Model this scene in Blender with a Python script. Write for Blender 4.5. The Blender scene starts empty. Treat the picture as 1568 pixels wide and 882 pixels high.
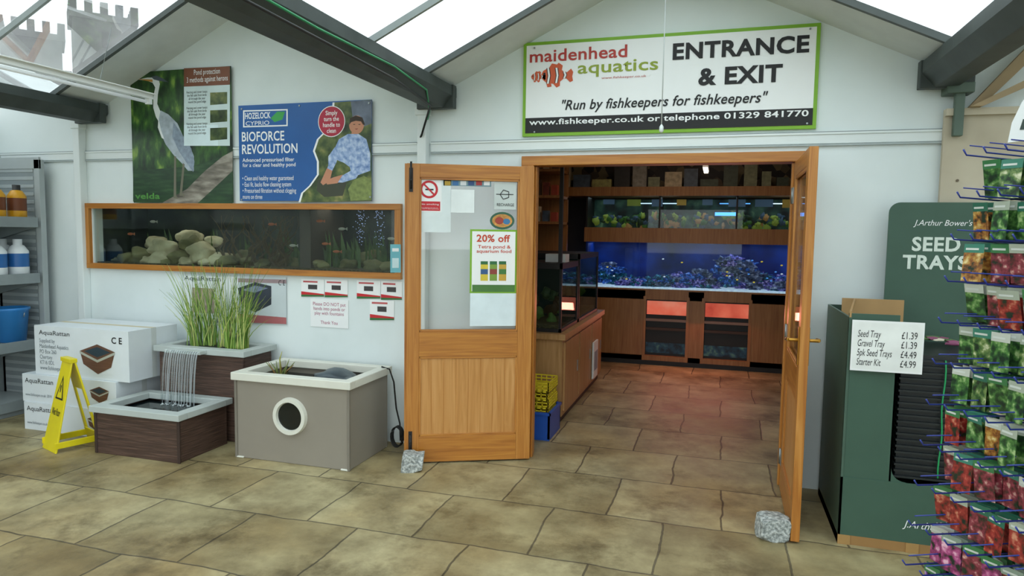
import bpy, bmesh, math, random
from mathutils import Vector, Matrix, noise
random.seed(7)
sc=bpy.context.scene
sc.view_settings.view_transform='Standard'
# ------------------------------------------------------------------ camera
F_,YAW,PIT,ROLL,D_,H_=1043.9,.292,.079,.0152,4.636,1.6
Rl=Vector((math.cos(YAW),math.sin(YAW),0)); Fh=Vector((-math.sin(YAW),math.cos(YAW),0)); Z=Vector((0,0,1))
Fw=Fh*math.cos(PIT)-Z*math.sin(PIT); Up=Fh*math.sin(PIT)+Z*math.cos(PIT)
Rr=Rl*math.cos(ROLL)+Up*math.sin(ROLL); Uu=-Rl*math.sin(ROLL)+Up*math.cos(ROLL)
cd=bpy.data.cameras.new('camera'); cd.sensor_width=36; cd.lens=F_/1568*36; cd.clip_end=500
cam=bpy.data.objects.new('camera',cd); bpy.context.collection.objects.link(cam); sc.camera=cam
CP=Vector((0,-D_,H_))
cam.matrix_world=Matrix(((Rr.x,Uu.x,-Fw.x,CP.x),(Rr.y,Uu.y,-Fw.y,CP.y),(Rr.z,Uu.z,-Fw.z,CP.z),(0,0,0,1)))
def meas(px,py,y=0.0):
    """photogrammetric measurement of a photo point on the vertical plane y -> real (x,z) metres"""
    r=Rr*((px-784)/F_)+Uu*((441-py)/F_)+Fw
    t=(y-CP.y)/r.y; p=CP+r*t; return p.x,p.z
# ------------------------------------------------------------------ materials
def L(h):
    h=h.lstrip('#'); o=[]
    for i in (0,2,4):
        c=int(h[i:i+2],16)/255; o.append(c/12.92 if c<=.04045 else ((c+.055)/1.055)**2.4)
    return (*o,1)
MC={}
def base(name):
    m=bpy.data.materials.new(name); m.use_nodes=True; nt=m.node_tree
    return m,nt,nt.nodes['Principled BSDF']
def coord(nt,scale):
    tc=nt.nodes.new('ShaderNodeTexCoord'); mp=nt.nodes.new('ShaderNodeMapping'); mp.inputs['Scale'].default_value=scale
    nt.links.new(tc.outputs['Object'],mp.inputs[0]); return mp
def mat(hexc,rough=.5,metal=0,var=.08,scale=6,bump=0,emit=0,stretch=(1,1,1),spec=.5,alpha=1):
    k=(hexc,rough,metal,var,scale,bump,emit,stretch,spec,alpha)
    if k in MC: return MC[k]
    m,nt,b=base('paint_'+hexc.strip('#')); c=L(hexc)
    b.inputs['Roughness'].default_value=rough; b.inputs['Metallic'].default_value=metal
    b.inputs['Specular IOR Level'].default_value=spec
    mp=coord(nt,stretch); n=nt.nodes.new('ShaderNodeTexNoise'); n.inputs['Scale'].default_value=scale; n.inputs['Detail'].default_value=4
    nt.links.new(mp.outputs[0],n.inputs['Vector'])
    r=nt.nodes.new('ShaderNodeValToRGB'); e=r.color_ramp.elements
    e[0].position=.3; e[1].position=.7
    e[0].color=tuple(max(0,x*(1-var)) for x in c[:3])+(1,); e[1].color=tuple(min(1,x*(1+var)) for x in c[:3])+(1,)
    nt.links.new(n.outputs['Fac'],r.inputs[0]); nt.links.new(r.outputs[0],b.inputs['Base Color'])
    if bump:
        bp=nt.nodes.new('ShaderNodeBump'); bp.inputs['Strength'].default_value=bump; bp.inputs['Distance'].default_value=.01
        nt.links.new(n.outputs['Fac'],bp.inputs['Height']); nt.links.new(bp.outputs[0],b.inputs['Normal'])
    if emit:
        nt.links.new(r.outputs[0],b.inputs['Emission Color']); b.inputs['Emission Strength'].default_value=emit
    if alpha<1: b.inputs['Alpha'].default_value=alpha
    MC[k]=m; return m
def ramp_mat(name,cols,scale=8,rough=.5,emit=0,stretch=(1,1,1),detail=6,kind='noise',bump=0,dist=0):
    m,nt,b=base(name); mp=coord(nt,stretch)
    if kind=='noise':
        n=nt.nodes.new('ShaderNodeTexNoise'); n.inputs['Scale'].default_value=scale; n.inputs['Detail'].default_value=detail; n.inputs['Distortion'].default_value=dist; out=n.outputs['Fac']
    elif kind=='vor':
        n=nt.nodes.new('ShaderNodeTexVoronoi'); n.inputs['Scale'].default_value=scale; 
        s=nt.nodes.new('ShaderNodeSeparateColor'); nt.links.new(n.outputs['Color'],s.inputs[0]); out=s.outputs[0]
    nt.links.new(mp.outputs[0],n.inputs['Vector'])
    r=nt.nodes.new('ShaderNodeValToRGB'); cr=r.color_ramp
    while len(cr.elements)<len(cols): cr.elements.new(.5)
    for i,(p,c) in enumerate(cols): cr.elements[i].position=p; cr.elements[i].color=L(c)
    nt.links.new(out,r.inputs[0]); nt.links.new(r.outputs[0],b.inputs['Base Color']); b.inputs['Roughness'].default_value=rough
    if emit: nt.links.new(r.outputs[0],b.inputs['Emission Color']); b.inputs['Emission Strength'].default_value=emit
    if bump:
        bp=nt.nodes.new('ShaderNodeBump'); bp.inputs['Strength'].default_value=bump; bp.inputs['Distance'].default_value=.02
        nt.links.new(out,bp.inputs['Height']); nt.links.new(bp.outputs[0],b.inputs['Normal'])
    return m
def wood(name,c1,c2,c3,rough=.35,st=(22,22,1.2)):
    return ramp_mat(name,[(.25,c1),(.5,c2),(.75,c3)],scale=1.6,rough=rough,stretch=st,detail=5,dist=1.2)
W_door=wood('varnished_pine','#a06024','#b67832','#c88c46')
W_panel=wood('varnished_boards','#b0783a','#c28b4c','#d09c60')
W_horz=wood('varnished_pine_rail','#985c22','#b2732e','#c48838',st=(1.2,22,22))
W_int=wood('beech_laminate','#87592f','#986a3a','#a87a48',rough=.4)
W_cab=wood('cabinet_oak','#96703f','#a98050','#b89062',rough=.4)
W_rattan=ramp_mat('dark_rattan_slats',[(.3,'#3b2a22'),(.5,'#4d382e'),(.7,'#624a3e')],scale=3,rough=.6,stretch=(2,2,40),bump=.3)
WHITE=mat('#e4ebea',.55,var=.02,scale=2)
WALL=ramp_mat('white_painted_board',[(.25,'#d8e2e1'),(.5,'#e2ebeb'),(.75,'#e9f1f1')],scale=1.6,rough=.6)
PAPER=mat('#f2f4f4',.5,var=.01)
BLACK=mat('#141414',.5); INK=mat('#1a1a1c',.6,var=0); RED=mat('#c8202a',.5,var=.03); GREEN=mat('#7fb32b',.5,var=.03)
DKGREY=mat('#3c4442',.55,var=.2,bump=.1); STEEL=mat('#9aa09f',.35,metal=.8); BRASS=mat('#b98a3c',.3,metal=.9)
FOLIAGE=ramp_mat('printed_foliage',[(.3,'#0c1e0e'),(.45,'#1f4019'),(.6,'#3a6224'),(.72,'#7c9c3e')],scale=7,stretch=(2.2,1,1),detail=8,rough=.35)
FOLIAGE2=ramp_mat('printed_garden',[(.3,'#1e2a14'),(.45,'#3c4f26'),(.6,'#66713a'),(.75,'#a6995e')],scale=11,detail=8,rough=.35)
POOLP=ramp_mat('printed_pond_water',[(.3,'#102a16'),(.5,'#1f4020'),(.7,'#33522e')],scale=6,stretch=(1,1,5),rough=.35)
def glassmat(name,tint='#ffffff',gl=.08,rough=.02,haze=0,hz='#ffffff'):
    m=bpy.data.materials.new(name); m.use_nodes=True; nt=m.node_tree; nt.nodes.clear()
    o=nt.nodes.new('ShaderNodeOutputMaterial'); t=nt.nodes.new('ShaderNodeBsdfTransparent'); t.inputs[0].default_value=L(tint)
    g=nt.nodes.new('ShaderNodeBsdfGlossy'); g.inputs['Roughness'].default_value=rough
    mx=nt.nodes.new('ShaderNodeMixShader')
    lw=nt.nodes.new('ShaderNodeLayerWeight'); lw.inputs[0].default_value=.25
    ma=nt.nodes.new('ShaderNodeMath'); ma.operation='MULTIPLY_ADD'; ma.inputs[1].default_value=.5; ma.inputs[2].default_value=gl*.5
    nt.links.new(lw.outputs['Fresnel'],ma.inputs[0]); nt.links.new(ma.outputs[0],mx.inputs[0])
    nt.links.new(t.outputs[0],mx.inputs[1]); nt.links.new(g.outputs[0],mx.inputs[2]); last=mx
    if haze:
        tr=nt.nodes.new('ShaderNodeBsdfTranslucent'); tr.inputs[0].default_value=L(hz)
        n=nt.nodes.new('ShaderNodeTexNoise'); n.inputs['Scale'].default_value=1.5; n.inputs['Detail'].default_value=6
        tc=nt.nodes.new('ShaderNodeTexCoord'); nt.links.new(tc.outputs['Object'],n.inputs['Vector'])
        m2=nt.nodes.new('ShaderNodeMath'); m2.operation='MULTIPLY'; m2.inputs[1].default_value=haze*2; nt.links.new(n.outputs['Fac'],m2.inputs[0])
        x=nt.nodes.new('ShaderNodeMixShader'); nt.links.new(m2.outputs[0],x.inputs[0]); nt.links.new(mx.outputs[0],x.inputs[1]); nt.links.new(tr.outputs[0],x.inputs[2]); last=x
    nt.links.new(last.outputs[0],o.inputs[0]); return m
GLASS=glassmat('window_glass'); ROOFGL=glassmat('greenhouse_glass','#f4fbfb',gl=.02,haze=.13)
TANKGL=glassmat('tank_glass','#eef4f2',gl=.02)
WATERF=glassmat('falling_water','#e8f0f2',gl=.35,rough=.15)
# ------------------------------------------------------------------ mesh builder
class MB:
    def __init__(s,name,parent=None,loc=(0,0,0),rz=0,rot=None):
        s.bm=bmesh.new(); s.mats=[]; s.name=name; s.parent=parent; s.loc=loc; s.rot=rot or (0,0,rz); s.M=Matrix()
    def mi(s,m):
        if m not in s.mats: s.mats.append(m)
        return s.mats.index(m)
    def face(s,vs,m,smooth=False):
        try: f=s.bm.faces.new(vs)
        except ValueError: return
        f.material_index=s.mi(m); f.smooth=smooth; return f
    def v(s,p): return s.bm.verts.new(s.M@Vector(p))
    def box(s,x0,x1,y0,y1,z0,z1,m,ang=0):
        if x1<x0:x0,x1=x1,x0
        if y1<y0:y0,y1=y1,y0
        if z1<z0:z0,z1=z1,z0
        c=[(x,y,z) for z in(z0,z1) for y in(y0,y1) for x in(x0,x1)]
        if ang:
            cx,cy=(x0+x1)/2,(y0+y1)/2; ca,sa=math.cos(ang),math.sin(ang)
            c=[(cx+(x-cx)*ca-(y-cy)*sa,cy+(x-cx)*sa+(y-cy)*ca,z) for x,y,z in c]
        v=[s.v(p) for p in c]
        for q in((0,2,3,1),(4,5,7,6),(0,1,5,4),(2,6,7,3),(0,4,6,2),(1,3,7,5)): s.face([v[i] for i in q],m)
    def poly(s,pts,m): s.face([s.v(p) for p in pts],m)
    def prism(s,pts,d,m):
        """extrude polygon pts by vector d"""
        d=Vector(d); a=[s.v(p) for p in pts]; b=[s.v(Vector(p)+d) for p in pts]; n=len(pts)
        s.face(a,m); s.face(b[::-1],m)
        for i in range(n): s.face([a[i],b[i],b[(i+1)%n],a[(i+1)%n]],m)
    def cyl(s,p0,p1,r0,m,r1=None,seg=16,cap=True):
        r1=r0 if r1 is None else r1; p0=Vector(p0);p1=Vector(p1); d=(p1-p0).normalized()
        a=d.orthogonal().normalized(); b=d.cross(a)
        A=[];B=[]
        for i in range(seg):
            t=2*math.pi*i/seg; o=a*math.cos(t)+b*math.sin(t); A.append(s.v(p0+o*r0)); B.append(s.v(p1+o*r1))
        for i in range(seg): s.face([A[i],A[(i+1)%seg],B[(i+1)%seg],B[i]],m,True)
        if cap: s.face(A[::-1],m); s.face(B,m)
    def tube(s,pts,r,m,seg=6):
        pts=[Vector(p) for p in pts]; rings=[]
        for i,p in enumerate(pts):
            d=(pts[min(i+1,len(pts)-1)]-pts[max(i-1,0)]).normalized(); up=Vector((0,0,1)) if abs(d.z)<.9 else Vector((1,0,0))
            a=d.cross(up).normalized(); b=d.cross(a); rr=r[i] if isinstance(r,(list,tuple)) else r
            rings.append([s.v(p+(a*math.cos(2*math.pi*k/seg)+b*math.sin(2*math.pi*k/seg))*rr) for k in range(seg)])
        for A,B in zip(rings,rings[1:]):
            for k in range(seg): s.face([A[k],A[(k+1)%seg],B[(k+1)%seg],B[k]],m,True)
        s.face(rings[0][::-1],m); s.face(rings[-1],m)
    def lathe(s,c,prof,m,seg=20):
        rings=[[s.v((c[0]+q[0]*math.cos(2*math.pi*k/seg),c[1]+q[0]*math.sin(2*math.pi*k/seg),c[2]+q[1])) for k in range(seg)] for q in prof]
        for j,(A,B) in enumerate(zip(rings,rings[1:])):
            mm=prof[j][2] if len(prof[j])>2 else m
            for k in range(seg): s.face([A[k],A[(k+1)%seg],B[(k+1)%seg],B[k]],mm,True)
        s.face(rings[0][::-1],m); s.face(rings[-1],prof[-1][2] if len(prof[-1])>2 else m)
    def ball(s,c,r,m,rough=0,sub=2,seed=0,freq=1.3):
        if not isinstance(r,(tuple,list)): r=(r,r,r)
        t=bmesh.ops.create_icosphere(s.bm,subdivisions=sub,radius=1)
        for v in t['verts']:
            k=1+rough*noise.noise(v.co*freq+Vector((seed*3.1,seed,1)))
            v.co=s.M@(Vector((v.co.x*r[0],v.co.y*r[1],v.co.z*r[2]))*k+Vector(c))
        i=s.mi(m)
        for f in {f for v in t['verts'] for f in v.link_faces}: f.material_index=i; f.smooth=True
    def disc(s,c,r,m,n=32,face='-y',ry=None):
        ry=ry or r; pts=[]
        for i in range(n):
            t=2*math.pi*i/n; pts.append((c[0]+r*math.cos(t),c[1],c[2]+ry*math.sin(t)))
        s.poly(pts,m)
    def px(s,pts,y,m,ref=0.0):
        """flat printed shape on plane y from photo-measured outline"""
        q=[]
        for a,b in pts:
            x,z=meas(a,b,ref); q.append((x,y,z))
        s.poly(q,m)
    def done(s,bevel=0,seg=2):
        me=bpy.data.meshes.new(s.name); bmesh.ops.recalc_face_normals(s.bm,faces=s.bm.faces[:]) if len(s.bm.faces) else None
        s.bm.to_mesh(me); s.bm.free()
        for m in s.mats: me.materials.append(m)
        o=bpy.data.objects.new(s.name,me); bpy.context.collection.objects.link(o); o.location=s.loc; o.rotation_euler=s.rot
        if s.parent: o.parent=s.parent
        if bevel:
            b=o.modifiers.new('bevel','BEVEL'); b.width=bevel; b.segments=seg; b.limit_method='ANGLE'; b.angle_limit=.8
        return o
def text(parent,body,x0,x1,z0,z1,y,m,bold=0.0,shear=0.0,back=False,name='lettering',rotz=None,align='CENTER'):
    """flat lettering fitted in box on plane y; back=True faces +y"""
    cu=bpy.data.curves.new(name,'FONT'); cu.body=body; cu.offset=bold; cu.shear=shear; cu.size=1; cu.align_x=align; cu.resolution_u=3; cu.space_line=.95
    if bold: cu.space_character=1.0+bold*2
    o=bpy.data.objects.new(name,cu); bpy.context.collection.objects.link(o); cu.materials.append(m)
    bpy.context.view_layer.update()
    bb=[Vector(b) for b in o.bound_box]; ax=min(b.x for b in bb);bx=max(b.x for b in bb);ay=min(b.y for b in bb);by=max(b.y for b in bb)
    lo,hi=min(x0,x1),max(x0,x1); sx=(hi-lo)/max(bx-ax,1e-4); sy=abs(z1-z0)/max(by-ay,1e-4); zl=min(z0,z1)
    o.scale=(sx,sy,1)
    if not back: o.rotation_euler=(math.pi/2,0,0); o.location=(lo-ax*sx,y,zl-ay*sy)
    else: o.rotation_euler=(math.pi/2,0,math.pi); o.location=(hi+ax*sx,y,zl-ay*sy)
    o.parent=parent; return o
def wtext(parent,body,p0,p1,y,m,**k):
    """lettering on the wall plane; p0 = top-left, p1 = bottom-right as measured"""
    x0,z1=meas(*p0); x1,z0=meas(*p1); return text(parent,body,x0,x1,z0,z1,y,m,**k)

# ================================================================== FLOOR
def floor_mat():
    m,nt,b=base('sandstone_paving'); N=nt.nodes.new; K=nt.links.new
    tc=N('ShaderNodeTexCoord'); mp=N('ShaderNodeMapping'); mp.inputs['Location'].default_value=(.55+.63*20,.22+.617*20,0); K(tc.outputs['Object'],mp.inputs[0])
    nd=N('ShaderNodeTexNoise'); nd.inputs['Scale'].default_value=3; nd.inputs['Detail'].default_value=4; K(mp.outputs[0],nd.inputs['Vector'])
    sub=N('ShaderNodeVectorMath'); sub.operation='SUBTRACT'; K(nd.outputs['Color'],sub.inputs[0]); sub.inputs[1].default_value=(.5,.5,.5)
    scl=N('ShaderNodeVectorMath'); scl.operation='SCALE'; scl.inputs['Scale'].default_value=.06; K(sub.outputs[0],scl.inputs[0])
    add=N('ShaderNodeVectorMath'); add.operation='ADD'; K(mp.outputs[0],add.inputs[0]); K(scl.outputs[0],add.inputs[1])
    br=N('ShaderNodeTexBrick'); br.offset=.5; br.offset_frequency=2; br.inputs['Scale'].default_value=1
    br.inputs['Brick Width'].default_value=.63; br.inputs['Row Height'].default_value=.617; br.inputs['Mortar Size'].default_value=.007; br.inputs['Mortar Smooth'].default_value=.5
    br.inputs['Color1'].default_value=L('#887f63'); br.inputs['Color2'].default_value=L('#aba387'); br.inputs['Mortar'].default_value=L('#5d584a'); br.inputs['Bias'].default_value=0
    K(add.outputs[0],br.inputs['Vector'])
    n1=N('ShaderNodeTexNoise'); n1.inputs['Scale'].default_value=2.6; n1.inputs['Detail'].default_value=9; n1.inputs['Roughness'].default_value=.68; K(tc.outputs['Object'],n1.inputs['Vector'])
    r1=N('ShaderNodeValToRGB'); r1.color_ramp.elements[0].position=.32; r1.color_ramp.elements[0].color=L('#867e68'); r1.color_ramp.elements[1].position=.66; r1.color_ramp.elements[1].color=L('#e2dfd0')
    K(n1.outputs['Fac'],r1.inputs[0])
    mx=N('ShaderNodeMix'); mx.data_type='RGBA'; mx.blend_type='OVERLAY'; mx.inputs[0].default_value=.85; K(br.outputs['Color'],mx.inputs[6]); K(r1.outputs[0],mx.inputs[7])
    n3=N('ShaderNodeTexNoise'); n3.inputs['Scale'].default_value=1.1; n3.inputs['Detail'].default_value=5; K(tc.outputs['Object'],n3.inputs['Vector'])
    r3=N('ShaderNodeValToRGB'); r3.color_ramp.elements[0].position=.42; r3.color_ramp.elements[0].color=(1,1,1,1); r3.color_ramp.elements[1].position=.66; r3.color_ramp.elements[1].color=L('#cbb085'); K(n3.outputs['Fac'],r3.inputs[0])
    m3=N('ShaderNodeMix'); m3.data_type='RGBA'; m3.blend_type='MULTIPLY'; m3.inputs[0].default_value=.7; K(mx.outputs[2],m3.inputs[6]); K(r3.outputs[0],m3.inputs[7])
    n4=N('ShaderNodeTexNoise'); n4.inputs['Scale'].default_value=1.9; n4.inputs['Detail'].default_value=8; n4.inputs['Roughness'].default_value=.7
    m4p=N('ShaderNodeMapping'); m4p.inputs['Location'].default_value=(3.3,1.7,0); K(tc.outputs['Object'],m4p.inputs[0]); K(m4p.outputs[0],n4.inputs['Vector'])
    r4=N('ShaderNodeValToRGB'); r4.color_ramp.elements[0].position=.52; r4.color_ramp.elements[0].color=(1,1,1,1); r4.color_ramp.elements[1].position=.68; r4.color_ramp.elements[1].color=L('#958b74'); K(n4.outputs['Fac'],r4.inputs[0])
    m5=N('ShaderNodeMix'); m5.data_type='RGBA'; m5.blend_type='MULTIPLY'; m5.inputs[0].default_value=.85; K(m3.outputs[2],m5.inputs[6]); K(r4.outputs[0],m5.inputs[7])
    K(m5.outputs[2],b.inputs['Base Color'])
    rr=N('ShaderNodeMapRange'); rr.inputs['To Min'].default_value=.3; rr.inputs['To Max'].default_value=.7; K(n1.outputs['Fac'],rr.inputs['Value']); K(rr.outputs[0],b.inputs['Roughness'])
    ma=N('ShaderNodeMath'); ma.operation='MULTIPLY_ADD'; ma.inputs[1].default_value=-1.2; K(br.outputs['Fac'],ma.inputs[0]); K(n1.outputs['Fac'],ma.inputs[2])
    bp=N('ShaderNodeBump'); bp.inputs['Strength'].default_value=.4; bp.inputs['Distance'].default_value=.012; K(ma.outputs[0],bp.inputs['Height']); K(bp.outputs[0],b.inputs['Normal'])
    return m
f=MB('floor'); f.box(-6.6,4.4,-8,4.9,-.1,0,floor_mat()); f.done()

# ================================================================== WALLS
GX=[-8.25,-5.1,-1.95,1.22,4.37]; ZG,ZP=2.6,3.36
w=MB('wall_back'); T=.1
w.box(-6.4,-5.2,0,T,0,ZG,WALL); w.box(-5.2,-2.29,0,T,0,1.28,WALL); w.box(-5.2,-2.29,0,T,1.78,ZG,WALL); w.box(-2.29,-1.26,0,T,0,ZG,WALL)
w.box(-1.26,.46,0,T,2.09,ZG,WALL); w.box(.46,4.37,0,T,0,ZG,WALL)
for a,b in zip(GX[1:],GX[2:]): w.prism([(a,0,ZG),((a+b)/2,0,ZP),(b,0,ZG)],(0,T,0),WALL)
w.prism([(-6.4,0,ZG),(-6.4,0,3.2),(-5.1,0,ZG)],(0,T,0),WALL)
w.done()
w=MB('wall_left'); w.box(-6.5,-6.4,-8,0,0,ZG,WALL); w.done()
w=MB('wall_right'); w.box(4.3,4.4,-8,0,0,ZG,WALL); w.done()
t=MB('trim_1'); 
for a,b in((-6.39,-5.33),(-5.24,-2.12),(-2.02,1.24)):
    t.box(a,b,-.012,0,2.185,2.245,WHITE); t.box(a,b,-.02,0,2.24,2.252,WHITE); t.box(a,b,-.02,0,2.17,2.18,mat('#aab4b4',.5)); t.box(a,b,-.015,0,2.252,2.257,mat('#7c8686',.5))  # grey strips paint shadow lines above and below the batten
t.done()
for i,x in enumerate((-5.28,-2.07)):
    t=MB('trim_%d'%(i+2)); t.box(x-.035,x+.035,-.07,0,0,2.5,WHITE); t.box(x-.05,x+.05,-.08,0,0,.05,WHITE); t.box(x-.05,x+.05,-.08,0,2.44,2.5,WHITE); t.done(.006)
t=MB('trim_4'); t.box(1.27,1.32,-.1,-.06,2.2,2.5,mat('#56695c',.5)); t.box(1.22,1.36,-.12,0,2.44,2.5,mat('#56695c',.5)); t.done(.006)

# ================================================================== ROOF
SOL=mat('#d6dcdb',.7,var=.05)
BAR=mat('#8d9594',.5,var=.1); BARD=mat('#4b5250',.5,var=.1)
def zroof(x,a,b):
    m=(a+b)/2; return ZG+(ZP-ZG)*(1-abs(x-m)/((b-a)/2))
c=MB('ceiling')
for a,b in zip(GX[1:],GX[2:]):
    m=(a+b)/2
    for xa,xb in((a,m),(m,b)):
        za,zb=zroof(xa,a,b),zroof(xb,a,b)
        c.prism([(xa,-.46,za),(xb,-.46,zb),(xb,-.46,zb+.02),(xa,-.46,za+.02)],(0,.46,0),SOL)
c.prism([(-5.1,-.46,ZG),(-6.4,-.46,3.2),(-6.4,-.46,3.22),(-5.1,-.46,ZG+.02)],(0,.46,0),SOL)
c.done()
g=MB('ceiling_glazing')
fr=MB('ceiling_glazing_bars')
for a,b in [(-8.25,-5.1)]+list(zip(GX[1:],GX[2:])):
    m=(a+b)/2
    for xa,xb in((a,m),(m,b)):
        if a<-8 and xa==a: continue
        za,zb=zroof(xa,a,b),zroof(xb,a,b)
        x0,x1,z0,z1=xa,xb,za,zb
        if a<-8: x0=-6.4; z0=zroof(-6.4,a,b)
        g.poly([(x0,-8,z0+.02),(x1,-8,z1+.02),(x1,-.46,z1+.02),(x0,-.46,z0+.02)],ROOFGL)
        y=-.46; k=0
        while y>-8:
            mm=BARD if k==0 else BAR; wd=.03 if k==0 else .02
            fr.prism([(x0,y-wd,z0-.025),(x1,y-wd,z1-.025),(x1,y-wd,z1+.015),(x0,y-wd,z0+.015)],(0,wd,0),mm); y-=.74; k+=1
    if a>-8: fr.box(m-.03,m+.03,-8,-.02,ZP-.06,ZP+.02,BAR)
g.done(); fr.done()
for i,x in enumerate(GX[1:4]):
    b=MB('trim_%d'%(i+5))
    b.prism([(x-.06,-8,2.48),(x+.06,-8,2.48),(x+.13,-8,2.56),(x+.13,-8,2.63),(x-.13,-8,2.63),(x-.13,-8,2.56)],(0,7.98,0),DKGREY)
    for y in(-.08,-2.5,-5): b.box(x-.14,x+.14,y-.03,y+.03,2.475,2.635,DKGREY)
    b.done(.004)
cb=MB('green_cable'); GC=mat('#2f8f5c',.5)
cb.tube([(-1.80,-6,2.57),(-1.805,-4.5,2.54),(-1.80,-3,2.56),(-1.81,-1.8,2.535),(-1.82,-1,2.55),(-1.84,-.5,2.52),(-1.95,-.2,2.44),(-2.0,-.12,2.40)],.006,GC)
cb.tube([(-1.78,-6,2.52),(-1.79,-3,2.50),(-1.82,-1,2.48),(-1.9,-.3,2.46),(-2.02,-.1,2.40),(-2.06,-.085,2.3),(-2.12,-.02,2.25)],.008,BLACK)
cb.done()
# fluorescent batten
fl=MB('fluorescent_batten'); LM=mat('#f2f5f4',.3,var=.02)
FX=-4.2
fl.box(FX-.025,FX+.025,-3.4,-.35,2.585,2.62,LM); fl.cyl((FX,-3.35,2.562),(FX,-.40,2.562),.013,mat('#eef4f6',.2,var=0,emit=.15))
for y in(-3.38,-.37): fl.box(FX-.02,FX+.02,y-.015,y+.015,2.545,2.60,LM)
fl.box(FX-.055,FX+.055,-3.4,-.35,2.618,2.624,LM)
for y in(-.8,-2.7): fl.tube([(FX,y,2.62),(FX+.12,y,2.98)],.003,STEEL,4)
fl.tube([(FX-.14,-3.5,2.64),(FX-.14,-.35,2.64)],.012,WHITE,8)
fl.done()
pc=MB('pull_cord'); pc.tube([(-.36,-.3,3.3),(-.36,-.3,2.28)],.0035,mat('#c9cfcf',.5),5); pc.lathe((-.36,-.3,2.235),[(.004,.05),(.013,.035),(.014,.01),(.006,0)],WHITE,10); pc.done()

# ================================================================== TANK IN WALL
tk=MB('wall_aquarium')
X0,X1,Z0,Z1=-5.26,-2.25,1.25,1.81
for a,b,c_,d in((X0,X1,Z1-.045,Z1),(X0,X1,Z0,Z0+.045)): tk.box(a,b,-.035,.01,c_,d,W_horz)
for a,b in((X0,X0+.05),(X1-.05,X1)): tk.box(a,b,-.034,.01,Z0+.045,Z1-.045,W_door)
DB=ramp_mat('tank_back',[(.38,'#060a08'),(.52,'#161f18'),(.62,'#283020'),(.75,'#403f2a')],scale=5,rough=.4,emit=.1)  # faint emission puts tank lighting into the back panel
tk.box(-5.2,-2.29,.6,.62,1.25,1.8,DB); tk.box(-5.21,-5.2,.1,.62,1.25,1.8,DB); tk.box(-2.29,-2.28,.1,.62,1.25,1.8,DB); tk.box(-5.2,-2.29,.1,.62,1.24,1.25,DB); tk.box(-5.2,-2.29,.1,.62,1.79,1.8,BLACK)
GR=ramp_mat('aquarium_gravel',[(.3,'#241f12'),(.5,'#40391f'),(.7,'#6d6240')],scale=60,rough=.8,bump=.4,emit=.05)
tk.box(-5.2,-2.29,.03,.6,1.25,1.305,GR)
RK=ramp_mat('aquarium_boulder',[(.3,'#787256'),(.5,'#a0987a'),(.7,'#c6bea0')],scale=5,rough=.8,bump=.3,emit=.12)  # boulders glow slightly, tank light put into the material
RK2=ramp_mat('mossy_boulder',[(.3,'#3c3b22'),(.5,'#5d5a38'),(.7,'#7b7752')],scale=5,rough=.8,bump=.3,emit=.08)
rocks=[(-4.86,.18,1.35,.13,.08),(-4.60,.16,1.44,.13,.075),(-4.62,.13,1.34,.12,.07),(-4.33,.2,1.46,.12,.075),(-4.22,.16,1.40,.13,.085),(-4.05,.2,1.34,.13,.06),(-4.42,.14,1.35,.1,.06),(-4.78,.28,1.46,.12,.07),(-4.45,.3,1.53,.12,.06),(-3.95,.16,1.33,.11,.05),(-5.02,.2,1.33,.08,.05),(-4.2,.3,1.50,.08,.05),(-3.8,.22,1.33,.06,.04),(-3.6,.18,1.32,.07,.04),(-3.1,.2,1.33,.09,.04),(-2.85,.25,1.33,.08,.05),(-2.6,.2,1.33,.09,.05),(-3.35,.3,1.33,.07,.05),(-5.1,.15,1.31,.06,.03),(-3.0,.12,1.32,.05,.03),(-2.45,.15,1.33,.07,.04),(-3.5,.3,1.36,.1,.06),(-2.7,.35,1.38,.12,.07),
 (-4.97,.12,1.34,.09,.05),(-4.72,.1,1.32,.07,.04),(-4.52,.1,1.31,.06,.035),(-4.3,.09,1.32,.07,.04),(-4.12,.1,1.32,.06,.035),(-3.88,.3,1.38,.09,.05)]
for i,(x,y,z,r,rz) in enumerate(rocks): tk.ball((x,y,z),(r,r*.7,rz),RK if (i%3 and i<12) or i in(24,26,27) else RK2,.5,3,i)
RT=mat('#4a3c22',.8,emit=.08)  # slight emission on the roots imitates tank light
for i in range(30):
    x=-4.0+random.random()*.6; p=[(x,.2,1.3)]
    for k in range(6): p.append((p[-1][0]+random.uniform(-.06,.09),.2+random.uniform(-.05,.05),p[-1][2]+.07))
    tk.tube(p,[.012,.010,.009,.007,.005,.003,.002],RT,5)
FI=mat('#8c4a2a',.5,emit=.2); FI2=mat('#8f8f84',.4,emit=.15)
for i,(x,z) in enumerate(((-3.2,1.6),(-3.0,1.5),(-4.7,1.66),(-3.5,1.65),(-2.85,1.62),(-2.9,1.44),(-3.3,1.48),(-3.05,1.68),(-2.42,1.55),(-4.95,1.55))):
    mm=FI if i%2 else FI2
    tk.ball((x,.15,z),(.032,.008,.012),mm,0,2); tk.poly([(x+.028,.15,z),(x+.05,.15,z+.014),(x+.05,.15,z-.014)],mm)
PL=ramp_mat('aquatic_plants',[(.3,'#1a2e12'),(.6,'#435a26')],scale=9,emit=.12)  # plants glow a little in place of tank light
for i in range(240):
    x=-3.5+random.random()*1.15 if i%3 else -5.0+random.random()*2.6; h=.1+random.random()*.22; y=.25+random.random()*.25
    tk.poly([(x-.008,y,1.3),(x+.008,y,1.3),(x+.012,y,1.3+h*.6),(x+random.uniform(-.03,.03),y-.02,1.3+h)],PL)
BUB=mat('#9fb0e8',.3,emit=.5)
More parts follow.
